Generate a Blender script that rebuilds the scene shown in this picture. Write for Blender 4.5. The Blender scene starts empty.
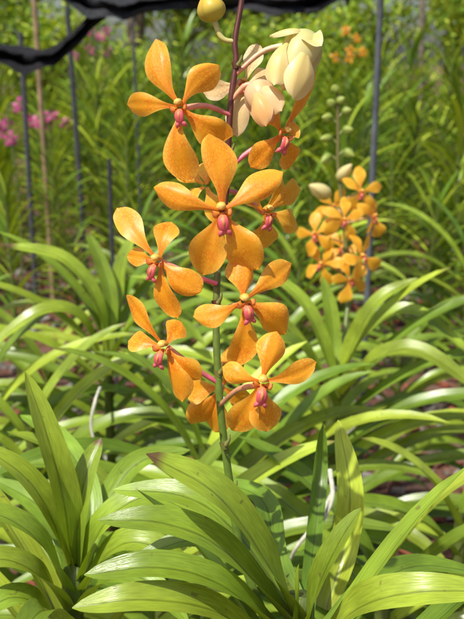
import bpy, math, random
from mathutils import Vector, Matrix, noise
random.seed(7)
R_=random.Random(11)
D=bpy.data; C=bpy.context
scene=C.scene
# ---------------------------------------------------------------- camera
CAM=Vector((0,0,0.85)); PITCH=math.radians(15.3); F=910.0
cam=D.cameras.new("camera"); cam.sensor_fit='VERTICAL'; cam.sensor_height=36; cam.lens=36*F/619.0
cam.clip_start=0.02; cam.clip_end=500
co=D.objects.new("camera",cam); scene.collection.objects.link(co)
co.location=CAM; co.rotation_euler=(math.radians(90)-PITCH,0,0)
cam.dof.use_dof=True; cam.dof.focus_distance=0.48; cam.dof.aperture_fstop=18
scene.camera=co
RGT=Vector((1,0,0)); UPV=Vector((0,math.sin(PITCH),math.cos(PITCH))); FWD=Vector((0,math.cos(PITCH),-math.sin(PITCH)))
def W(px,py,d):           # measured positions, converted to metres
    return CAM+FWD*d+RGT*((px-232)/F*d)+UPV*((309.5-py)/F*d)
def fdir(x,y,z):          # right, up, toward viewer
    return (RGT*x+UPV*y-FWD*z).normalized()
Z=Vector((0,0,1))
# ---------------------------------------------------------------- mesh builder
class MB:
    def __init__(s): s.v=[];s.f=[];s.uv=[];s.c=[]
    def grid(s,rows):
        b=len(s.v); n=len(rows[0])
        for r in rows:
            for p,uv,c in r: s.v.append(p[:]); s.uv.append(uv); s.c.append(c)
        for i in range(len(rows)-1):
            for j in range(n-1):
                a=b+i*n+j; s.f.append((a,a+1,a+n+1,a+n))
    def obj(s,name,mat,parent=None,smooth=True,link=True):
        me=D.meshes.new(name); me.from_pydata(s.v,[],s.f)
        uvl=me.uv_layers.new(name="UVMap"); ca=me.color_attributes.new("Col",'FLOAT_COLOR','POINT')
        idx=[0]*len(me.loops); me.loops.foreach_get("vertex_index",idx)
        fl=[]; 
        for i in idx: fl.extend(s.uv[i])
        uvl.data.foreach_set("uv",fl)
        cl=[]
        for c in s.c: cl.extend((c[0],c[1],c[2],1))
        ca.data.foreach_set("color",cl)
        if smooth: me.polygons.foreach_set("use_smooth",[True]*len(me.polygons))
        me.materials.append(mat); me.update()
        if not link: return me
        o=D.objects.new(name,me); scene.collection.objects.link(o)
        if parent: o.parent=parent; o.location=-parent.location
        return o
def empty(name,loc=(0,0,0)):
    e=D.objects.new(name,None); e.location=Vector(loc); e.empty_display_size=0.05; scene.collection.objects.link(e); return e
def cr(P,n):
    P=[P[0]*2-P[1]]+list(P)+[P[-1]*2-P[-2]]; out=[]; m=len(P)-3
    for k in range(n+1):
        x=k/n*m; i=min(int(x),m-1); t=x-i
        a,b,c,d=P[i:i+4]
        out.append(0.5*((2*b)+(c-a)*t+(2*a-5*b+4*c-d)*t*t+(3*b-a-3*c+d)*t**3))
    return out
def lerp(a,b,t): return tuple(a[i]*(1-t)+b[i]*t for i in range(3))
def tube(mb,P,rad,cols,n=8,samples=None,flat=None):
    pts=cr(P,samples) if samples else P
    N=len(pts)-1; rows=[]
    ref=Vector((0.3,1,0.1)).normalized() if flat is None else flat[0]
    for i,p in enumerate(pts):
        T=(pts[min(i+1,N)]-pts[max(i-1,0)]).normalized()
        s=T.cross(ref).normalized(); u=s.cross(T)
        t=i/N
        r=rad(t) if callable(rad) else rad
        c=cols(t) if callable(cols) else cols
        fs=1 if flat is None else flat[1]
        rows.append([(p+(s*math.cos(a)+u*math.sin(a)*fs)*r,(k/n,t),c) for k in range(n+1) for a in [2*math.pi*k/n]])
    mb.grid(rows)
# ---------------------------------------------------------------- materials
def mat(name):
    m=D.materials.new(name); m.use_nodes=True; nt=m.node_tree
    for n in list(nt.nodes): nt.nodes.remove(n)
    return m,nt,nt.nodes,nt.links
def nn(N,t,**k):
    n=N.new(t)
    for a,b in k.items():
        if a in n.inputs: n.inputs[a].default_value=b
        else: setattr(n,a,b)
    return n
def leafmat(name,rough=0.28,trans=0.20,spec=0.45,tgain=(1.5,1.35,0.4)):
    m,nt,N,L=mat(name)
    out=N.new('ShaderNodeOutputMaterial')
    at=N.new('ShaderNodeAttribute'); at.attribute_name="Col"
    uv=N.new('ShaderNodeUVMap'); uv.uv_map="UVMap"
    mp=N.new('ShaderNodeMapping'); mp.inputs['Scale'].default_value=(22,1.3,1); L.new(uv.outputs[0],mp.inputs[0])
    no=nn(N,'ShaderNodeTexNoise',Scale=1.0,Detail=2.0); L.new(mp.outputs[0],no.inputs['Vector'])
    mr=nn(N,'ShaderNodeMapRange'); mr.inputs[1].default_value=.3;mr.inputs[2].default_value=.7;mr.inputs[3].default_value=.80;mr.inputs[4].default_value=1.14
    L.new(no.outputs[0],mr.inputs[0])
    tc=N.new('ShaderNodeTexCoord'); n2=nn(N,'ShaderNodeTexNoise',Scale=28.0,Detail=2.0); L.new(tc.outputs['Object'],n2.inputs['Vector'])
    mr2=nn(N,'ShaderNodeMapRange'); mr2.inputs[1].default_value=.3;mr2.inputs[2].default_value=.7;mr2.inputs[3].default_value=.72;mr2.inputs[4].default_value=1.22
    L.new(n2.outputs[0],mr2.inputs[0])
    mu=nn(N,'ShaderNodeMath',operation='MULTIPLY'); L.new(mr.outputs[0],mu.inputs[0]); L.new(mr2.outputs[0],mu.inputs[1])
    sx=N.new('ShaderNodeSeparateXYZ'); L.new(uv.outputs[0],sx.inputs[0])
    su=nn(N,'ShaderNodeMath',operation='SUBTRACT'); L.new(sx.outputs[0],su.inputs[0]); su.inputs[1].default_value=.5
    ab=nn(N,'ShaderNodeMath',operation='ABSOLUTE'); L.new(su.outputs[0],ab.inputs[0])
    mr3=nn(N,'ShaderNodeMapRange'); mr3.inputs[1].default_value=.012;mr3.inputs[2].default_value=.05;mr3.inputs[3].default_value=.58;mr3.inputs[4].default_value=1.0
    L.new(ab.outputs[0],mr3.inputs[0])
    mu2=nn(N,'ShaderNodeMath',operation='MULTIPLY'); L.new(mu.outputs[0],mu2.inputs[0]); L.new(mr3.outputs[0],mu2.inputs[1])
    vm=nn(N,'ShaderNodeVectorMath',operation='SCALE'); L.new(at.outputs['Color'],vm.inputs[0]); L.new(mu2.outputs[0],vm.inputs['Scale'])
    n3=nn(N,'ShaderNodeTexNoise',Scale=170.0,Detail=1.0); L.new(tc.outputs['Object'],n3.inputs['Vector'])
    mr4=nn(N,'ShaderNodeMapRange'); mr4.inputs[1].default_value=.71;mr4.inputs[2].default_value=.77;mr4.inputs[3].default_value=0;mr4.inputs[4].default_value=.6
    L.new(n3.outputs[0],mr4.inputs[0])
    mx=nn(N,'ShaderNodeMix',data_type='RGBA'); L.new(mr4.outputs[0],mx.inputs[0]); L.new(vm.outputs[0],mx.inputs[6]); mx.inputs[7].default_value=(.13,.11,.03,1)
    bp=nn(N,'ShaderNodeBump',Strength=.25,Distance=.001); L.new(mr.outputs[0],bp.inputs['Height'])
    pr=nn(N,'ShaderNodeBsdfPrincipled',Roughness=rough); pr.inputs['Specular IOR Level'].default_value=spec
    L.new(mx.outputs[2],pr.inputs['Base Color']); L.new(bp.outputs[0],pr.inputs['Normal'])
    rr=nn(N,'ShaderNodeMapRange'); rr.inputs[1].default_value=.3;rr.inputs[2].default_value=.7;rr.inputs[3].default_value=rough-.05;rr.inputs[4].default_value=rough+.15
    L.new(n2.outputs[0],rr.inputs[0]); L.new(rr.outputs[0],pr.inputs['Roughness'])
    tm=nn(N,'ShaderNodeVectorMath',operation='MULTIPLY'); L.new(mx.outputs[2],tm.inputs[0]); tm.inputs[1].default_value=tgain
    tr=N.new('ShaderNodeBsdfTranslucent'); L.new(tm.outputs[0],tr.inputs['Color'])
    ms=nn(N,'ShaderNodeMixShader'); ms.inputs[0].default_value=trans; L.new(pr.outputs[0],ms.inputs[1]); L.new(tr.outputs[0],ms.inputs[2])
    L.new(ms.outputs[0],out.inputs[0]); return m
def farleafmat(name,gloss=.05,trans=.18):
    m,nt,N,L=mat(name); out=N.new('ShaderNodeOutputMaterial')
    at=N.new('ShaderNodeAttribute'); at.attribute_name="Col"
    df=nn(N,'ShaderNodeBsdfDiffuse'); L.new(at.outputs['Color'],df.inputs['Color'])
    gl=nn(N,'ShaderNodeBsdfGlossy',Roughness=.32); gl.inputs['Color'].default_value=(.8,.8,.8,1)
    m1=nn(N,'ShaderNodeMixShader'); m1.inputs[0].default_value=gloss; L.new(df.outputs[0],m1.inputs[1]); L.new(gl.outputs[0],m1.inputs[2])
    tm=nn(N,'ShaderNodeVectorMath',operation='MULTIPLY'); L.new(at.outputs['Color'],tm.inputs[0]); tm.inputs[1].default_value=(1.5,1.35,.4)
    tr=N.new('ShaderNodeBsdfTranslucent'); L.new(tm.outputs[0],tr.inputs['Color'])
    ms=nn(N,'ShaderNodeMixShader'); ms.inputs[0].default_value=trans; L.new(m1.outputs[0],ms.inputs[1]); L.new(tr.outputs[0],ms.inputs[2])
    L.new(ms.outputs[0],out.inputs[0]); return m
def petalmat(name,mott=True,trans=.35,bump=.3):
    m,nt,N,L=mat(name)
    out=N.new('ShaderNodeOutputMaterial')
    at=N.new('ShaderNodeAttribute'); at.attribute_name="Col"
    uv=N.new('ShaderNodeUVMap'); uv.uv_map="UVMap"
    mp=N.new('ShaderNodeMapping'); mp.inputs['Scale'].default_value=(85,40,1); L.new(uv.outputs[0],mp.inputs[0])
    vo=nn(N,'ShaderNodeTexVoronoi',feature='DISTANCE_TO_EDGE'); vo.inputs['Scale'].default_value=1.0
    tc=N.new('ShaderNodeTexCoord')
    nz=nn(N,'ShaderNodeTexNoise',Scale=300.0,Detail=3.0); L.new(tc.outputs['Object'],nz.inputs['Vector'])
    ad=nn(N,'ShaderNodeMixRGB',blend_type='ADD'); ad.inputs[0].default_value=1.0; L.new(mp.outputs[0],ad.inputs[1]); L.new(nz.outputs['Color'],ad.inputs[2])
    L.new(ad.outputs[0],vo.inputs['Vector'])
    mr=nn(N,'ShaderNodeMapRange'); mr.inputs[1].default_value=.02;mr.inputs[2].default_value=.22;mr.inputs[3].default_value=1.0;mr.inputs[4].default_value=0.0
    L.new(vo.outputs['Distance'],mr.inputs[0])
    n2=nn(N,'ShaderNodeTexNoise',Scale=110.0,Detail=3.0); L.new(tc.outputs['Object'],n2.inputs['Vector'])
    mr2=nn(N,'ShaderNodeMapRange'); mr2.inputs[1].default_value=.38;mr2.inputs[2].default_value=.62;mr2.inputs[3].default_value=.2 if mott else .02;mr2.inputs[4].default_value=.9 if mott else .1
    L.new(n2.outputs[0],mr2.inputs[0])
    mu=nn(N,'ShaderNodeMath',operation='MULTIPLY'); L.new(mr.outputs[0],mu.inputs[0]); L.new(mr2.outputs[0],mu.inputs[1])
    dk=nn(N,'ShaderNodeVectorMath',operation='MULTIPLY'); L.new(at.outputs['Color'],dk.inputs[0]); dk.inputs[1].default_value=(.92,.58,.55)
    mx=nn(N,'ShaderNodeMix',data_type='RGBA'); L.new(mu.outputs[0],mx.inputs[0]); L.new(at.outputs['Color'],mx.inputs[6]); L.new(dk.outputs[0],mx.inputs[7])
    bp=nn(N,'ShaderNodeBump',Strength=bump,Distance=.0005); L.new(n2.outputs[0],bp.inputs['Height'])
    pr=nn(N,'ShaderNodeBsdfPrincipled',Roughness=.42); pr.inputs['Specular IOR Level'].default_value=.45
    L.new(mx.outputs[2],pr.inputs['Base Color']); L.new(bp.outputs[0],pr.inputs['Normal'])
    tr=N.new('ShaderNodeBsdfTranslucent'); L.new(mx.outputs[2],tr.inputs['Color'])
    ms=nn(N,'ShaderNodeMixShader'); ms.inputs[0].default_value=trans; L.new(pr.outputs[0],ms.inputs[1]); L.new(tr.outputs[0],ms.inputs[2])
    L.new(ms.outputs[0],out.inputs[0]); return m
def simplemat(name,rough=.6,scale=60,amp=.35,bump=.3,dist=.002):
    m,nt,N,L=mat(name)
    out=N.new('ShaderNodeOutputMaterial'); at=N.new('ShaderNodeAttribute'); at.attribute_name="Col"
    tc=N.new('ShaderNodeTexCoord'); n2=nn(N,'ShaderNodeTexNoise',Scale=float(scale),Detail=4.0); L.new(tc.outputs['Object'],n2.inputs['Vector'])
    mr=nn(N,'ShaderNodeMapRange'); mr.inputs[1].default_value=.3;mr.inputs[2].default_value=.7;mr.inputs[3].default_value=1-amp;mr.inputs[4].default_value=1+amp
    L.new(n2.outputs[0],mr.inputs[0])
    vm=nn(N,'ShaderNodeVectorMath',operation='SCALE'); L.new(at.outputs['Color'],vm.inputs[0]); L.new(mr.outputs[0],vm.inputs['Scale'])
    bp=nn(N,'ShaderNodeBump',Strength=bump,Distance=dist); L.new(n2.outputs[0],bp.inputs['Height'])
    pr=nn(N,'ShaderNodeBsdfPrincipled',Roughness=rough); L.new(vm.outputs[0],pr.inputs['Base Color']); L.new(bp.outputs[0],pr.inputs['Normal'])
    if rough>.8: pr.inputs['Specular IOR Level'].default_value=.2
    L.new(pr.outputs[0],out.inputs[0]); return m
M_leaf=leafmat("strap_leaf"); M_far=farleafmat("field_leaf"); M_tree=farleafmat("tree_leaf",.02,.2)
M_petal=petalmat("orange_petal"); M_lip=petalmat("orchid_lip",False,.2,.15); M_bud=petalmat("bud_skin",False,.3,.1)
M_stem=simplemat("flower_stem",.42,250,.18,.15,.0005)
M_root=simplemat("aerial_root",.8,200,.2); M_wood=simplemat("stake",.75,40,.35)
M_cloth=simplemat("shade_net",.9,150,.5,.6,.004); M_chip=simplemat("husk_chips",.9,70,.4,.8,.004); M_bark=simplemat("bark",.9,12,.4,.8,.02)
# ---------------------------------------------------------------- strap leaves
def sm(x): x=max(0,min(1,x)); return x*x*(3-2*x)
def leafcol(y=None):
    k=R_.random() if y is None else y
    g=R_.uniform(.74,1.25)
    a=(.095,.195,.016); b=(.45,.55,.05)
    c=lerp(a,b,k*k*.85+.06)
    return tuple(x*g for x in c)
def strip(mb,pts,w,d,toc=None,k=0.0,fold=.32,col=None,tipbrown=.3,nc=4,twist=0.0):
    N=len(pts)-1; col=col or leafcol(); rows=[]; s0=Z.cross(d).normalized()
    brown=R_.random()<tipbrown; ph=R_.uniform(0,6); pe=R_.uniform(3.6,6.5)
    for i,p in enumerate(pts):
        t=i/N
        T=(pts[min(i+1,N)]-pts[max(i-1,0)]).normalized()
        n=T.cross(s0)
        if n.length<1e-3: n=Z.copy()
        n.normalize()
        if toc is not None: n=n+toc*k*sm(t*2.5)
        n=(n-T*n.dot(T)).normalized()
        if twist: n=Matrix.Rotation(twist*t,3,T)@n
        s=n.cross(T).normalized()
        prof=(.80+.20*sm(t/.35))*max(0.0,1-t**pe)**.7
        hw=w*.5*max(prof,.03)
        c=lerp((.28,.32,.06),col,sm(t/.18+.25))
        if brown and t>.95: c=(.16,.10,.04)
        fo=fold*(1.3-.6*t)
        row=[]
        for j in range(nc+1):
            u=-1+2*j/nc
            h=fo*(abs(u)**1.1)*hw + hw*.05*math.sin(t*11+ph)*(u*u)
            row.append((p+s*u*hw*.97+n*h,((u+1)/2,t*len(pts)*.4+ph),c))
        rows.append(row)
    mb.grid(rows)
def hero(mb,P,w,k=.7,fold=.46,y=None,tw=0,seg=22,tipbrown=.15):
    pts=cr([W(*p) for p in P],seg)
    d=pts[-1]-pts[0]; d.z=0
    if d.length<.01: d=Vector((.5,-1,0))
    strip(mb,pts,w,d.normalized(),-FWD+Z*.3,k,fold,leafcol(y),tipbrown,6,tw)
def genleaf(mb,base,az,el,bend,L,w,seg=10,nc=4,y=None,side=0,k=0,toc=None,fold=.5,tb=.3):
    d=Vector((math.cos(az),math.sin(az),0)); pts=[base.copy()]; p=base.copy()
    for i in range(seg):
        t=(i+.5)/seg; e=el-bend*(t**1.3)
        dd=Matrix.Rotation(side*t,3,'Z')@d
        p=p+(dd*math.cos(e)+Z*math.sin(e))*(L/seg); pts.append(p.copy())
    strip(mb,pts,w,d,toc,k,fold,leafcol(y),tb,nc)
def genplant(mb,base,H,az,L=.28,w=.023,z0=.05,sp=.023,seg=10,nc=4,rnd=None,jit=.3,k=0,toc=None,lean=(0,0),elr=(38,66),bendr=(55,115),ytint=None,sd=.25):
    rnd=rnd or R_
    n=int((H-z0)/sp); top=base+Vector((lean[0],lean[1],H))
    tube(mb,[base,base.lerp(top,.5),top],.007,(.13,.17,.04),6,6)
    e0=rnd.uniform(*elr); b0=rnd.uniform(*bendr)
    for i in range(n):
        f=i/max(1,n-1); p=base.lerp(top,(z0+i*sp)/H)
        a=az+(math.pi if i%2 else 0)+rnd.gauss(0,jit)
        el=math.radians(.5*e0+.5*rnd.uniform(*elr)+ (22*sm((f-.72)/.28)))
        bd=math.radians((.5*b0+.5*rnd.uniform(*bendr))*(1-.5*sm((f-.75)/.25)))
        LL=L*rnd.uniform(.88,1.1)*(1-.35*sm((f-.85)/.15))*(.8+.2*f)
        genleaf(mb,p,a,el,bd,LL,w*rnd.uniform(.88,1.08),seg,nc,(rnd.random()*.75+.3*f) if ytint is None else ytint*rnd.random(),rnd.uniform(-sd,sd),k,toc)
# ---------------------------------------------------------------- flowers
def petal(mb,c,tip,w,n,bow=.1,cup=-.12,cols=None,ns=18,nu=8,off=0.0,rip=.2):
    ax=tip-c; Ln=ax.length; t_=ax/Ln; n=(n-t_*n.dot(t_)).normalized(); s=t_.cross(n)
    ph=R_.uniform(0,6); asy=R_.uniform(-.16,.16); rows=[]
    inner,mid,edge=cols; curve=R_.uniform(-.09,.09)*Ln; jit=R_.uniform(.95,1.04)
    tb=R_.uniform(-.3,.3); u0=R_.uniform(0,50); pk=R_.uniform(.58,.70); ex=R_.uniform(1.45,2.0); tc_=R_.uniform(-.12,.12)
    for i in range(ns+1):
        x=i/ns; t=1-(1-x)**1.5
        if t<pk: f=.14+.86*sm(t/pk)**1.25
        else: f=math.sqrt(max(0,1-((t-pk)/(1-pk))**ex))
        hw=max(w*.48*f,w*.015)
        row=[]
        for j in range(nu+1):
            u=-1+2*j/nu
            h=bow*Ln*math.sin(math.pi*min(1,t))+off+cup*hw*u*u*1.6 - tb*w*u*f*(.4+t)+tc_*Ln*max(0,t-.7)**2*4
            h+=rip*hw*math.sin(7.5*t+ph+(1.6 if u>0 else 0))*abs(u)**2
            h-=.06*w*math.exp(-(u*5)**2)*f
            p=c+t_*(t*Ln*(1-.03*u*u*t))+s*(u*hw*(1+asy*u)+curve*math.sin(math.pi*t))+n*h
            cc=lerp(inner,mid,sm(t/.45)); cc=lerp(cc,edge,sm((abs(u)-.5)/.5)*.8*sm(t/.3)+.3*sm((t-.7)/.3))
            cc=tuple(q*jit for q in cc)
            row.append((p,((u*hw/.01)*.1+u0,(t*Ln/.01)*.1),cc))
        rows.append(row)
    mb.grid(rows)
ORG=((.90,.27,.03),(.96,.42,.02),(.97,.60,.08))
ORG2=((.92,.40,.04),(.96,.52,.03),(.97,.64,.09))
CRM=((.80,.58,.20),(.88,.68,.32),(.90,.80,.50))
PNK=((.75,.2,.4),(.65,.10,.33),(.7,.2,.45))
def lipparts(ml,c,n,up,s):
    n=n.normalized(); up=(up-n*up.dot(n)).normalized(); r=up.cross(n).normalized()
    P=lambda x,y,z: c+(r*x+up*y+n*z)*s
    tube(ml,[P(0,.16,-.1),P(0,.24,.22),P(0,.18,.42),P(0,.06,.50)],lambda t:s*(.18+.03*math.sin(t*3)-.14*sm((t-.78)/.22)),lambda t:lerp((.90,.42,.04),(.92,.66,.16),t),8,8,(n,.8))
    lc=lambda t:lerp(lerp((.90,.36,.05),(.76,.12,.14),sm(t*2)),(.86,.36,.28),sm((t-.75)*4))
    tube(ml,[P(0,-.10,.05),P(0,-.26,.36),P(0,-.48,.50),P(0,-.78,.44),P(0,-1.0,.26)],lambda t:s*(.09+.15*math.sin(math.pi*min(1,t**1.2*1.02))**.8),lc,10,12,(n,.45))
    tube(ml,[P(0,-.2,.42),P(0,-.46,.60),P(0,-.74,.53)],lambda t:s*(.03+.05*math.sin(math.pi*min(1,t))),(.86,.32,.12),6,6)
    for sx in(-1,1):
        tube(ml,[P(.12*sx,-.14,.06),P(.34*sx,-.12,.28),P(.42*sx,.0,.46)],lambda t:s*(.05+.13*math.sin(math.pi*min(1,t*1.05))),lambda t:lerp((.92,.5,.03),(.86,.24,.10),t),7,6,(r,.5))
        tube(ml,[P(.05*sx,-.74,.42),P(.18*sx,-.94,.36),P(.26*sx,-1.08,.22)],lambda t:s*(.03+.09*math.sin(math.pi*min(1,t*1.05))),(.78,.17,.19),6,5)
        tube(ml,[P(.13*sx,-.14,.26),P(.16*sx,-.16,.36)],s*.04,(.45,.03,.03),5)
def flower_px(mp,ml,c,d,n,tips,cols=ORG,lip=.0105,liproll=0,lipon=True):
    c3=W(c[0],c[1],d); nv=fdir(*n)
    for i,tp in enumerate(tips):
        px,py,w=tp[:3]; dz=tp[3] if len(tp)>3 else 0
        ray=(W(px,py,1)-CAM); tt=(c3-CAM).dot(nv)/ray.dot(nv); tip=CAM+ray*tt
        dd=(tip-CAM).dot(FWD); dd=max(d-.028,min(d+.028,dd)) + .006 + dz
        tip=W(px,py,dd)
        petal(mp,c3+(tip-c3).normalized()*.0015,tip,w/F*d,nv,R_.uniform(.08,.18),R_.uniform(-.35,.12),cols,off=-.0005*i)
    if lipon:
        up=Matrix.Rotation(math.radians(liproll),3,nv)@UPV
        lipparts(ml,c3,nv,up,lip)
    return c3,nv
def flower_gen(mp,ml,c,nv,size,cols=ORG,roll=0,lip=True,res=(9,4)):
    nv=nv.normalized(); up=(Z-nv*Z.dot(nv)).normalized(); up=Matrix.Rotation(roll,3,nv)@up; r=up.cross(nv).normalized()
    for a,l,w in((90,1,.44),(22,.98,.42),(158,.98,.42),(-52,1.02,.52),(-128,1.02,.52)):
        a=math.radians(a+R_.uniform(-10,10)); dv=r*math.cos(a)+up*math.sin(a)
        tip=c+dv*size*.5*l*R_.uniform(.9,1.08)-nv*size*R_.uniform(-.08,.22)
        petal(mp,c,tip,size*.5*w*1.15,nv,.12,-.1,cols,res[0],res[1],off=-.0004)
    if lip: lipparts(ml,c,nv,up,size*.15)
def bud(mb,a,b,r,ca,cb,lob=3,ph=0,asym=.5):
    ax=(b-a); Ln=ax.length; t_=ax/Ln; s=t_.cross(Vector((.2,.5,.9))).normalized(); u=s.cross(t_); rows=[]
    for i in range(19):
        t=i/18; rr=r*math.sin(math.pi*t**(.5+.5*asym))**.72 if 0<t<1 else r*.03
        row=[]
        for k in range(31):
            an=2*math.pi*k/30
            g=1-.16*math.exp(-((abs(((an*lob/(2*math.pi)+ph+t*.12)%1)-.5)*2)/.14)**2)*sm(t*3)
            g*=1+.05*math.sin(an*2+ph*5)
            p=a+t_*(Ln*t)+(s*math.cos(an)+u*math.sin(an))*rr*g
            row.append((p,(k/30*.1,t*.1),tuple(q*(.85+.15*(g>.95)) for q in lerp(ca,cb,sm(t*1.2)))))
        rows.append(row)
    mb.grid(rows)
# ================================================================ MAIN ORCHID
base0=W(300,700,.52); base0.z=0
orchid=empty("orchid_plant",base0)
mp=MB(); ml=MB(); ms=MB(); mbud=MB()
spine_px=[(244,-25,.50),(241,5,.50),(235,40,.50),(236,62,.50),(231,100,.50),(228,150,.502),(226,190,.505),(219,250,.505),(216,320,.50),(219,390,.50),(224,440,.505),(231,490,.51),(243,560,.515),(275,640,.52)]
def stemcol(t): return lerp((.10,.022,.014),(.12,.19,.025),sm((t-.44)/.22))
tube(ms,[W(*p) for p in spine_px],lambda t:.0015+.0009*t,stemcol,10,90)
for (x,y) in((236,62),(228,150),(222,225),(216,300),(218,370),(224,442),(231,488)):
    p=W(x,y,.4995); q=W(x+1,y+7,.4995); tube(ms,[q,p],lambda t:.0022+.0006*t,(.14,.15,.03) if y>350 else (.10,.035,.018),10)
    tube(ms,[W(x+2,y+3,.497),W(x+5,y-2,.495),W(x+6,y-7,.494)],lambda t:.0013*(1-.7*t),(.22,.22,.06),6,4)
def ped(a,b,pinch=(.62,.16,.17),mid=None,r=.0013,cb=None):
    A=W(*a);B=W(*b); m=W(*mid) if mid else A.lerp(B,.5)+UPV*.003
    tube(ms,[A,m,B],lambda t:r*(1+.35*t),lambda t:lerp(pinch,cb or (.80,.35,.22),sm(t)),8,12)
flower_px(mp,ml,(180,107),.483,(-.2,-.05,1),[(126,104,24),(219,64,27),(155,38,31),(234,136,33,.008),(187,183,32,-.004)],liproll=8)
ped((230,115,.50),(183,108,.487))
flower_px(mp,ml,(222,211),.462,(.0,-.08,1),[(153,187,28),(284,171,30),(209,133,36),(202,276,40,-.004),(259,270,40,-.004)],liproll=8,lip=.0118)
ped((225,180,.50),(222,211,.468))
flower_px(mp,ml,(283,134),.492,(.5,-.12,.85),[(318,70,24),(260,106,23),(299,126,19,-.01),(252,168,27),(292,170,27)],liproll=-15)
ped((229,168,.50),(280,138,.497),(.62,.12,.22),(252,150,.50))
flower_px(mp,ml,(158,261),.487,(-.45,-.1,.88),[(118,208,25),(127,256,20,-.006),(171,221,24,.006),(200,293,29),(177,319,31,-.004)],liproll=-15)
ped((217,284,.50),(162,262,.492),(.68,.13,.22),(192,275,.498))
flower_px(mp,ml,(244,301),.468,(.25,-.12,1),[(193,317,24),(292,263,27),(240,254,30),(233,368,33,-.004),(287,335,33,-.003)],liproll=14,lip=.011)
ped((217,322,.50),(240,305,.475))
flower_px(mp,ml,(164,347),.478,(-.35,-.1,.9),[(126,295,25),(128,341,21,-.004),(181,321,22,.006),(201,380,26,.004),(181,403,31,-.004)],liproll=-12)
ped((218,383,.50),(168,348,.484),(.62,.10,.20),(195,368,.495))
flower_px(mp,ml,(262,382),.458,(.05,-.1,1),[(222,367,23),(317,362,24),(277,331,32),(232,432,34,-.003),(268,433,36,-.005)],liproll=-5,lip=.0115)
ped((220,405,.50),(258,385,.463),(.5,.25,.12))
flower_px(mp,ml,(222,388),.53,(-.1,-.3,1),[(190,424,34),(214,432,34),(186,392,24),(236,345,26),(250,400,24)],lipon=False)
ped((220,395,.50),(222,388,.525))
flower_px(mp,ml,(266,212),.53,(.5,.0,.85),[(302,189,28),(298,228,26),(262,250,34),(240,190,26),(282,170,22)],cols=ORG2,liproll=-10)
ped((226,190,.505),(262,212,.535))
flower_px(mp,ml,(205,185),.53,(-.3,.1,.9),[(178,170,22),(186,207,26),(230,150,22),(225,225,26),(205,160,22)],cols=ORG2,lipon=False)
flower_px(mp,ml,(244,84),.507,(-.2,.25,.9),[(203,92,20),(257,44,22),(237,137,27),(276,70,22),(268,114,26)],cols=CRM,lip=.007)
ped((233,90,.50),(244,84,.51),(.6,.35,.2))
bud(mbud,W(215,22,.5),W(206,-8,.497),.0082,(.46,.46,.08),(.88,.60,.08),3,.2)
ped((236,42,.50),(214,20,.5),(.5,.45,.15),(222,38,.5),cb=(.5,.45,.12))
bud(mbud,W(310,36,.493),W(282,90,.480),.0118,(.66,.66,.25),(.86,.72,.34),3,.55,.2)
CB=((.70,.62,.20),(.88,.70,.26),(.90,.81,.44))
petal(mbud,W(312,42,.492),W(270,34,.483),.011,fdir(.1,.6,.8),.30,-.5,CB)
petal(mbud,W(305,44,.488),W(322,46,.475),.012,fdir(.2,.2,1),.25,.2,CB)
petal(mbud,W(306,42,.484),W(294,98,.472),.0185,fdir(.35,-.1,1),.16,-.35,CB)
petal(mbud,W(290,40,.484),W(274,86,.474),.014,fdir(-.5,-.1,1),.18,-.4,CB)
ped((236,74,.50),(304,44,.492),(.60,.25,.15),(266,50,.50),cb=(.8,.72,.4))
bud(mbud,W(254,84,.497),W(272,122,.487),.0092,(.82,.62,.35),(.88,.55,.25),3,.1,.3)
petal(mbud,W(256,86,.490),W(282,112,.480),.013,fdir(.3,.0,1),.22,-.35,((.84,.66,.36),(.9,.62,.30),(.92,.72,.40)))
petal(mbud,W(254,88,.489),W(266,126,.480),.013,fdir(-.2,.0,1),.2,-.35,((.84,.62,.3),(.9,.52,.18),(.92,.62,.30)))
ped((232,100,.50),(256,84,.497),(.6,.3,.15))
mp.obj("petals",M_petal,orchid); ml.obj("flower_lips",M_lip,orchid); ms.obj("flower_stem",M_stem,orchid); mbud.obj("buds",M_bud,orchid)
lv=MB()
hero(lv,[(294,618,.50),(262,556,.47),(215,494,.445),(146,454,.435)],.0225,1.0,y=.72)
hero(lv,[(290,625,.50),(225,552,.465),(165,524,.455),(98,520,.455)],.0195,.8,y=.55)
hero(lv,[(290,606,.53),(235,532,.52),(185,497,.52),(112,490,.53)],.0195,.7,y=.55)
hero(lv,[(285,640,.5),(225,588,.455),(160,568,.44),(84,575,.44)],.018,.6,y=.55)
hero(lv,[(280,655,.5),(215,612,.45),(140,600,.43),(72,608,.43)],.019,.7,y=.8)
hero(lv,[(292,612,.545),(240,560,.56),(195,540,.56),(130,560,.56)],.019,.5,y=.4)
hero(lv,[(302,650,.5),(318,590,.47),(338,545,.46),(361,508,.46)],.0155,1.0,y=.65)
hero(lv,[(298,650,.5),(299,600,.485),(299,564,.485)],.0085,.9,y=.7)
hero(lv,[(315,650,.5),(360,608,.45),(420,592,.43),(500,592,.43)],.021,.9,y=.85)
hero(lv,[(310,660,.52),(370,590,.55),(420,566,.58),(490,575,.60)],.018,.7,y=.4)
hero(lv,[(305,640,.52),(312,560,.58),(320,480,.62),(323,424,.62)],.011,.2,y=.2)
hero(lv,[(326,610,.58),(343,550,.60),(350,490,.60),(338,420,.61)],.0195,1.2,y=1.0)
hero(lv,[(310,640,.52),(275,560,.56),(262,500,.60),(205,478,.64)],.017,.7,y=.3)
tube(lv,[base0,W(300,660,.52),W(297,628,.51)],.008,(.15,.2,.05),8,8)
genplant(lv,base0,W(300,680,.52).z,.2,.3,.022,jit=.5)
lv.obj("leaves",M_leaf,orchid)
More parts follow.
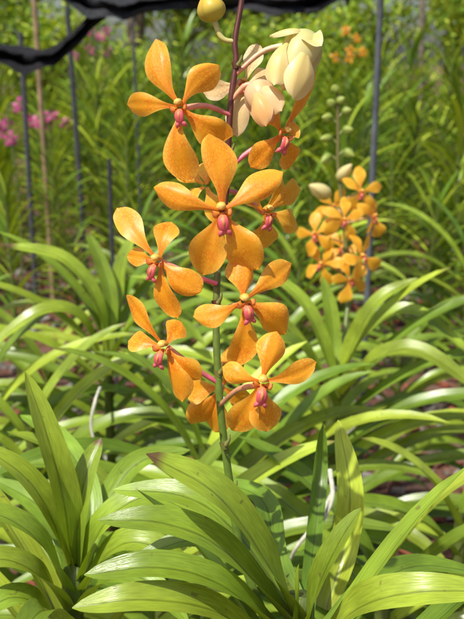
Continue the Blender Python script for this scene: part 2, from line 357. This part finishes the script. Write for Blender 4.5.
# ================================================================ bottom-left plant
b1=W(74,600,.62); b1.z=0
p1=empty("orchid_plant",b1); lv=MB()
hero(lv,[(72,575,.62),(64,505,.60),(48,440,.585),(25,372,.58)],.022,1.1,y=.78)
hero(lv,[(76,575,.62),(78,520,.61),(86,475,.61),(101,438,.62)],.017,1.1,y=.65)
hero(lv,[(72,590,.62),(52,520,.60),(22,475,.59),(-30,440,.58)],.021,.7,y=.75)
hero(lv,[(70,605,.62),(46,552,.58),(10,520,.56),(-45,505,.55)],.021,.7,y=.55)
hero(lv,[(70,620,.62),(45,582,.57),(5,560,.55),(-45,572,.54)],.020,.7,y=.75)
hero(lv,[(70,640,.62),(45,610,.57),(10,598,.55),(-35,625,.54)],.020,.7,y=.5)
hero(lv,[(80,590,.62),(102,528,.60),(150,497,.60),(218,528,.60)],.021,.8,y=.6)
hero(lv,[(80,600,.62),(110,552,.59),(150,545,.58),(205,585,.58)],.020,.7,y=.7)
hero(lv,[(78,620,.62),(105,582,.57),(145,580,.55),(190,625,.54)],.019,.7,y=.5)
hero(lv,[(76,585,.63),(60,530,.66),(30,500,.68),(-10,478,.7)],.020,.6,y=.4)
hero(lv,[(78,580,.63),(110,500,.67),(140,462,.69),(190,450,.7)],.020,.7,y=.5)
hero(lv,[(74,640,.62),(55,622,.55),(40,612,.53),(10,650,.5)],.020,.6,y=.5)
hero(lv,[(72,600,.63),(90,500,.66),(60,440,.70),(20,415,.74)],.018,.6,y=.4)
tube(lv,[b1,W(74,640,.62),W(75,570,.62)],.007,(.15,.2,.05),8,8)
genplant(lv,b1,W(75,620,.62).z,.1,.28,.022,jit=.5)
lv.obj("leaves",M_leaf,p1)
# ================================================================ mid plants : two-ranked fans on upright stems
TOC=(-FWD+Z*.6).normalized()
def midplant(px,py,d,az=0.1,L=.28,w=.0235,jit=.17,lean=(0,0),elr=(42,58),bendr=(75,110),yt=None,sp=.0148):
    t=W(px,py,d); b=Vector((t.x-lean[0],t.y-lean[1],0)); e=empty("orchid_plant",b); m=MB()
    genplant(m,b,t.z,az,L,w,.10,sp,12,4,jit=jit,k=.5,toc=TOC,lean=lean,elr=elr,bendr=bendr,ytint=yt,sd=.15)
    m.obj("leaves",M_leaf,e); return e
left=midplant(106,322,1.22,.12,.30)
right=midplant(334,372,1.12,-.12,.34,.024,elr=(38,52),bendr=(65,95))
midplant(205,446,.95,.3,.27,.0225)
midplant(262,452,1.02,-.25,.28,.0225)
midplant(385,560,.82,-.1,.28,.023)
midplant(462,510,.98,.15,.26,.023)
midplant(160,535,.80,.2,.26,.022)
midplant(-30,410,1.15,.2,.30)
midplant(165,392,1.45,.3,.29)
midplant(30,425,1.05,.1,.27)
midplant(495,385,1.55,.1,.28)
midplant(262,360,1.6,.2,.30)
midplant(48,370,1.5,.1,.27)
midplant(330,385,1.5,.3,.28)
midplant(400,345,1.95,.4,.27,yt=.9)
midplant(-50,325,1.8,.2,.28,yt=.9)
midplant(160,290,1.95,-.3,.30,yt=.9)
midplant(300,262,2.0,-.3,.30,yt=.9)
midplant(470,262,2.1,-.2,.30,yt=.9)
midplant(225,255,2.2,.2,.30,yt=.9)
ll=MB()
hero(ll,[(106,365,1.20),(95,300,1.17),(60,258,1.15),(2,245,1.14)],.024,.8,y=.75)
hero(ll,[(106,355,1.21),(110,300,1.2),(100,262,1.2),(85,228,1.2)],.021,1.0,y=.6)
hero(ll,[(108,355,1.22),(118,300,1.22),(122,262,1.22),(138,228,1.22)],.021,1.0,y=.7)
hero(ll,[(108,365,1.20),(140,315,1.17),(170,312,1.15),(205,345,1.14)],.024,.8,y=.6)
hero(ll,[(106,375,1.20),(80,320,1.16),(40,312,1.13),(-20,355,1.12)],.025,.8,y=.8)
ll.obj("crown_leaves",M_leaf,left)
rl=MB()
hero(rl,[(336,395,1.10),(322,345,1.08),(300,300,1.07),(262,268,1.08)],.024,.7,y=.7)
hero(rl,[(338,395,1.12),(355,340,1.1),(380,300,1.08),(418,278,1.08)],.024,.8,y=.8)
hero(rl,[(335,390,1.12),(333,345,1.13),(330,310,1.13),(322,276,1.13)],.021,1.0,y=.6)
hero(rl,[(338,400,1.12),(375,360,1.05),(420,352,1.02),(485,395,1.0)],.026,.8,y=.8)
hero(rl,[(338,385,1.13),(370,330,1.12),(415,312,1.1),(480,362,1.08)],.024,.7,y=.7)
hero(rl,[(336,410,1.10),(310,360,1.05),(285,340,1.02),(240,350,1.0)],.024,.7,y=.6)
rl.obj("crown_leaves",M_leaf,right)
s2=MB();f2=MB();l2=MB();k2=MB()
sp2=[(337,90,1.2),(338,130,1.2),(338,165,1.2),(342,205,1.2),(346,250,1.2),(348,300,1.18),(340,370,1.14)]
tube(s2,[W(*p) for p in sp2],lambda t:.0020+.0012*t,lambda t:lerp((.14,.10,.03),(.13,.18,.03),t),8,40)
for px,py,dx,dy in((336,92,-1,-6),(343,112,5,-3),(332,118,-6,-2),(343,130,6,-2),(332,138,-7,-1),(344,150,6,2),(331,155,-6,3),(338,103,4,-5),(334,106,-4,-5)):
    a=W(px,py,1.2); b=W(px+dx*1.7,py+dy*1.7+3,1.19); bud(k2,a,b,.0062,(.22,.32,.05),(.42,.50,.10),3,R_.random(),.4)
    tube(s2,[W(338,py+6,1.2),a],.001,(.25,.25,.08),6)
for a,b,r in(((338,180,1.2),(352,164,1.18),.008),((330,196,1.2),(309,185,1.18),.0105)):
    bud(k2,W(*a),W(*b),r,(.6,.6,.25),(.88,.76,.36),3,.4,.4)
for (px,py,nx,nz,dd,sz) in((361,192,.4,1,1.17,.066),(315,234,-.5,1,1.17,.066),(344,220,.2,1,1.155,.060),(374,216,.8,.7,1.18,.060),(362,256,.5,.9,1.16,.066),(322,264,-.7,.8,1.18,.062),(350,280,.3,1,1.17,.060),(334,206,-.3,1,1.22,.058),(342,248,-.1,1,1.21,.058)):
    c=W(px,py,dd); flower_gen(f2,l2,c,fdir(nx,-.1,nz),sz,ORG2 if R_.random()<.8 else ORG,R_.uniform(-.4,.4))
    tube(s2,[W(343,py+8,1.2),c],.0014,(.6,.35,.15),6,4)
f2.obj("petals",M_petal,right); l2.obj("flower_lips",M_lip,right); s2.obj("flower_stem",M_stem,right); k2.obj("buds",M_bud,right)
rt=MB()
for P in([(100,388,1.05),(94,405,1.02),(91,425,1.02),(94,442,1.02)],[(335,488,.8),(318,520,.76),(298,545,.75),(290,560,.76)],[(330,470,.8),(332,500,.78),(318,530,.77)],[(210,470,.8),(200,500,.8),(204,540,.8)]):
    tube(rt,[W(*p) for p in P],lambda t:.0022-.0008*t,(.50,.49,.38),7,14)
rt.obj("aerial_roots",M_root)
# ================================================================ field of orchids
field=empty("orchid_field",(0,3,0)); vars_=[]
for v in range(8):
    m=MB(); H=R_.uniform(.55,.80); genplant(m,Vector((0,0,0)),H,0,R_.uniform(.23,.30),R_.uniform(.019,.023),.05,.017,7,2,jit=.3,elr=(50,72),bendr=(35,75),ytint=R_.uniform(.8,1.25),lean=(R_.uniform(-.06,.06),R_.uniform(-.06,.06)))
    vars_.append(m.obj("field_plant_mesh",M_far,link=False))
def put(me,par,x,y,s,rz,z=0,name="plant"):
    o=D.objects.new(name,me); o.parent=par; o.location=Vector((x,y,z))-par.location; o.scale=(s,s,s*R_.uniform(.92,1.1)); o.rotation_euler=(R_.uniform(-.08,.08),R_.uniform(-.08,.08),rz); scene.collection.objects.link(o)
y=2.3
while y<6.6:
    xm=y*.34+1.0; x=-xm
    while x<xm:
        xx=x+R_.uniform(-.06,.06); yy=y+R_.uniform(-.12,.12)
        near=sm((yy-2.2)/1.4); lf=.88 if xx<-.15*yy else 1.0
        if R_.random()<.92 and not(xx<-.35 and 2.5<yy<2.8): put(R_.choice(vars_),field,xx,yy,(.70+.28*near)*lf*R_.uniform(.88,1.15),R_.uniform(-.6,.6)+(math.pi if R_.random()<.5 else 0))
        x+=.145+.012*y
    y+=.24+.03*y
# ================================================================ flower sprays in the distance
def spray(name,px,py,d,cols,n,spread=.06,h=.25,size=.05):
    c=W(px,py,d); b=Vector((c.x,c.y,0)); e=empty(name,b); a=MB();l=MB();s=MB()
    tube(s,[b,b.lerp(c,.5)+Vector((.02,0,0)),c+Z*h*.5],.004,(.13,.17,.05),6,10)
    for i in range(n):
        q=c+Vector((R_.gauss(0,spread),R_.gauss(0,spread*.6),R_.uniform(-h*.5,h*.5)))
        flower_gen(a,l,q,Vector((R_.uniform(-.7,.7),-1,R_.uniform(-.2,.4))),size,cols,0,False,(7,4))
        tube(s,[Vector((c.x,c.y,q.z-.02)),q],.0015,(.3,.2,.1),5)
    a.obj("petals",M_petal,e); s.obj("flower_stem",M_stem,e)
spray("pink_orchid_plant",8,122,2.9,PNK,9,.05,.12,.055)
spray("pink_orchid_plant",42,114,3.2,PNK,6,.04,.10,.055)
spray("pink_orchid_plant",92,42,4.4,PNK,9,.07,.14,.055)
spray("orange_orchid_plant",345,45,3.8,ORG,6,.035,.12,.05)
# ================================================================ stakes
def stake(px,d,top,r,col,name="garden_stake",lean=0,kn=False):
    a=W(px,300,d); b=Vector((a.x+lean*.5,a.y,0)); t=Vector((a.x-lean,a.y,top)); m=MB()
    def rr(t_): return r*(1+(.12 if kn and int(t_*40)%6==0 else 0)+.05*math.sin(t_*60))
    tube(m,[b,b.lerp(t,.5),t],rr,col,8,40); m.obj(name,M_wood)
stake(367,1.65,1.25,.0054,(.09,.10,.11),"metal_stake",-.004)
stake(114,1.9,.66,.0045,(.04,.04,.05),"metal_stake")
stake(52,3.2,1.5,.009,(.30,.20,.11),"bamboo_stake",.01,True)
stake(36,2.9,.93,.008,(.06,.06,.07),"wooden_post")
stake(86,3.2,1.02,.009,(.05,.05,.06),"wooden_post",.02)
stake(143,3.2,1.02,.005,(.06,.06,.07),"metal_stake",.01)
stake(410,5.5,2.0,.016,(.18,.14,.10),"wooden_post",.05)
# ================================================================ shade net (draped, bunched)
cl=MB()
def net(P,wd,col=(.012,.012,.014),seg=120):
    pts=cr([W(*p) for p in P],seg); rows=[]
    for i,p in enumerate(pts):
        w=wd*(1+.6*noise.noise(Vector((i*.06,wd*30,0))))
        row=[]
        for j in range(27):
            u=j/26
            n1=noise.noise(Vector((i*.05,u*4,wd*10))); n2=noise.noise(Vector((i*.16,u*9,wd*10+5)))
            row.append((p+Vector((0,.05*math.sin(u*9+i*.04)+.05*n1+.018*n2,-w*u+.007*math.sin(u*26+i*.08)+.012*n1+.005*n2)),(u,i*.1),tuple(c*(1+.5*n1) for c in col)))
        rows.append(row)
    cl.grid(rows)
net([(-90,20,2.2),(-30,36,2.2),(10,47,2.2),(40,51,2.2),(66,40,2.2),(90,18,2.2),(112,-4,2.2),(150,-40,2.2)],.038)
net([(20,-48,2.15),(55,-22,2.15),(85,-8,2.15),(120,-2,2.15),(160,-6,2.15),(205,-8,2.15),(260,-30,2.15)],.042,(.030,.032,.035))
net([(170,-22,2.9),(230,-8,2.9),(290,-6,2.9),(340,-14,2.9),(400,-34,2.9)],.060,(.026,.026,.03))
cl.obj("shade_cloth",M_cloth)
# ================================================================ mulch
mc=MB()
for i in range(5000):
    y=1.0+R_.random()**1.4*4.2; x=R_.uniform(-1,1)*(y*.45+.4); s=R_.uniform(.006,.022)
    c=R_.choice([(.20,.06,.035),(.24,.08,.05),(.13,.06,.04),(.20,.18,.16),(.14,.11,.08),(.26,.24,.21),(.24,.07,.045)])
    ax=Vector((R_.gauss(0,1),R_.gauss(0,1),R_.gauss(0,.5))).normalized()
    ay=ax.cross(Vector((R_.gauss(0,.3),R_.gauss(0,.3),1))).normalized(); az=ax.cross(ay)
    o=Vector((x,y,s*.4)); b=len(mc.v)
    for sx,sy,sz in((-1,-1,-1),(1,-1,-1),(1,1,-1),(-1,1,-1),(-1,-1,1),(1,-1,1),(1,1,1),(-1,1,1)):
        mc.v.append((o+ax*sx*s*R_.uniform(.6,1.2)+ay*sy*s*R_.uniform(.35,.7)+az*sz*s*R_.uniform(.2,.5))[:]); mc.uv.append((0,0)); mc.c.append(c)
    for f in((0,3,2,1),(4,5,6,7),(0,1,5,4),(1,2,6,5),(2,3,7,6),(3,0,4,7)): mc.f.append(tuple(b+q for q in f))
mc.obj("husk_mulch",M_chip,smooth=False)
# ================================================================ ground
g=MB(); n=60
def gp(i): 
    t=(i/n*2-1); return math.copysign(abs(t)**3*150+abs(t)*2,t)
g.grid([[(Vector((gp(i),gp(j)+3,.012*noise.noise(Vector((gp(i)*2,gp(j)*2,0))) if abs(gp(i))<10 and abs(gp(j))<10 else 0)),(i,j),(1,1,1)) for j in range(n+1)] for i in range(n+1)])
m,nt,N,L=mat("soil")
out=N.new('ShaderNodeOutputMaterial'); tc=N.new('ShaderNodeTexCoord')
a=nn(N,'ShaderNodeTexNoise',Scale=2.2,Detail=8.0,Roughness=.65); L.new(tc.outputs['Object'],a.inputs['Vector'])
rp=N.new('ShaderNodeValToRGB'); L.new(a.outputs[0],rp.inputs[0])
e=rp.color_ramp.elements; e[0].position=.32; e[0].color=(.035,.022,.016,1); e[1].position=.7; e[1].color=(.20,.17,.13,1)
q=rp.color_ramp.elements.new(.5); q.color=(.15,.06,.035,1)
b=nn(N,'ShaderNodeTexNoise',Scale=60.0,Detail=5.0); L.new(tc.outputs['Object'],b.inputs['Vector'])
mx=nn(N,'ShaderNodeMixRGB',blend_type='OVERLAY'); mx.inputs[0].default_value=.7; L.new(rp.outputs[0],mx.inputs[1]); L.new(b.outputs[0],mx.inputs[2])
bp=nn(N,'ShaderNodeBump',Strength=.8,Distance=.02); L.new(b.outputs[0],bp.inputs['Height'])
pr=nn(N,'ShaderNodeBsdfPrincipled',Roughness=.95); L.new(mx.outputs[0],pr.inputs['Base Color']); L.new(bp.outputs[0],pr.inputs['Normal']); L.new(pr.outputs[0],out.inputs[0])
g.obj("ground",m)
# ================================================================ background trees & shrubs
def tree(H,cr0,z0,nl,ls,shrub=False):
    tr=MB(); lf=MB(); tips=[]
    trunk=[Vector((0,0,0)),Vector((.05,.03,H*.3)),Vector((-.04,.05,H*.6)),Vector((.02,0,H*.85))]
    tube(tr,trunk,lambda t:(.05 if shrub else .11)*(1-.75*t),(.16,.12,.08),8,10)
    for i in range(12):
        a=R_.uniform(0,6.28); z=R_.uniform(z0,H*.8); p=Vector((0,0,z)); q=p+Vector((math.cos(a),math.sin(a),R_.uniform(.2,.8)))*cr0*R_.uniform(.5,.9)
        tube(tr,[p,p.lerp(q,.5)+Z*.08,q],lambda t:.03*(1-.8*t),(.15,.11,.07),5,5); tips.append(q)
        tips.append(p.lerp(q,.6)+Z*.1)
    for i in range(nl):
        t=R_.choice(tips); o=t+Vector((R_.gauss(0,.3),R_.gauss(0,.3),R_.gauss(0,.28)))*cr0*.8
        if o.z<.1: continue
        d=Vector((R_.gauss(0,1),R_.gauss(0,1),R_.gauss(-.2,.6))).normalized(); s=d.cross(Vector((R_.gauss(0,.4),R_.gauss(0,.4),1))).normalized()
        l=ls*R_.uniform(.6,1.3); k=R_.random(); c=lerp((.16,.29,.03),(.62,.70,.10),k*k); b=len(lf.v)
        for p,u in((o,(0,0)),(o+d*l*.5+s*l*.2,(0,.5)),(o+d*l,(1,1)),(o+d*l*.5-s*l*.2,(1,.5))): lf.v.append(p[:]); lf.uv.append(u); lf.c.append(c)
        lf.f.append((b,b+1,b+2,b+3))
    return tr.obj("trunk",M_bark,link=False),lf.obj("crown",M_tree,link=False,smooth=False)
bt=empty("background_trees",(0,12,0))
TV=[tree(4.2,1.5,.9,4500,.16),tree(5,1.8,1.4,4500,.17),tree(3.4,1.2,.5,4000,.14)]
SV=[tree(1.5,.75,.2,2500,.12,True),tree(1.9,.9,.2,2800,.13,True)]
def trow(n,x0,dx,jx,y0,y1,V,s0,s1,seed):
    for i in range(n):
        x=x0+i*dx+R_.uniform(-jx,jx); y=R_.uniform(y0,y1); v=R_.choice(V); s=R_.uniform(s0,s1); r=R_.uniform(0,6)
        for me,nm in zip(v,("trunk","crown")):
            st=R_.getstate(); R_.seed(i+seed); put(me,bt,x,y,s,r,name=nm); R_.setstate(st)
trow(13,-9,1.5,.4,10.5,14,TV,.85,1.2,0)
trow(17,-5.6,.7,.3,8.2,9.6,SV,.6,.95,100)
trow(10,-13.5,3,.6,17,20,TV,1.5,1.9,200)
# ================================================================ light
sdir=Vector((-.42,-.48,1.05)).normalized()
sun=D.lights.new("sun",'SUN'); sun.energy=5.0; sun.angle=math.radians(.6); sun.color=(1,.965,.89)
so=D.objects.new("sun",sun); scene.collection.objects.link(so); so.rotation_euler=sdir.to_track_quat('Z','Y').to_euler(); so.location=(0,0,5)
w=D.worlds.new("World"); scene.world=w; w.use_nodes=True; nt=w.node_tree
sk=nt.nodes.new('ShaderNodeTexSky'); sk.sky_type='NISHITA'; sk.sun_disc=False; sk.sun_elevation=math.asin(sdir.z); sk.sun_rotation=math.atan2(sdir.x,sdir.y); sk.air_density=1.0; sk.dust_density=3
bg=nt.nodes['Background']; bg.inputs[1].default_value=.135; nt.links.new(sk.outputs[0],bg.inputs[0])
scene.view_settings.view_transform='Standard'; scene.view_settings.look='None'; scene.view_settings.exposure=0
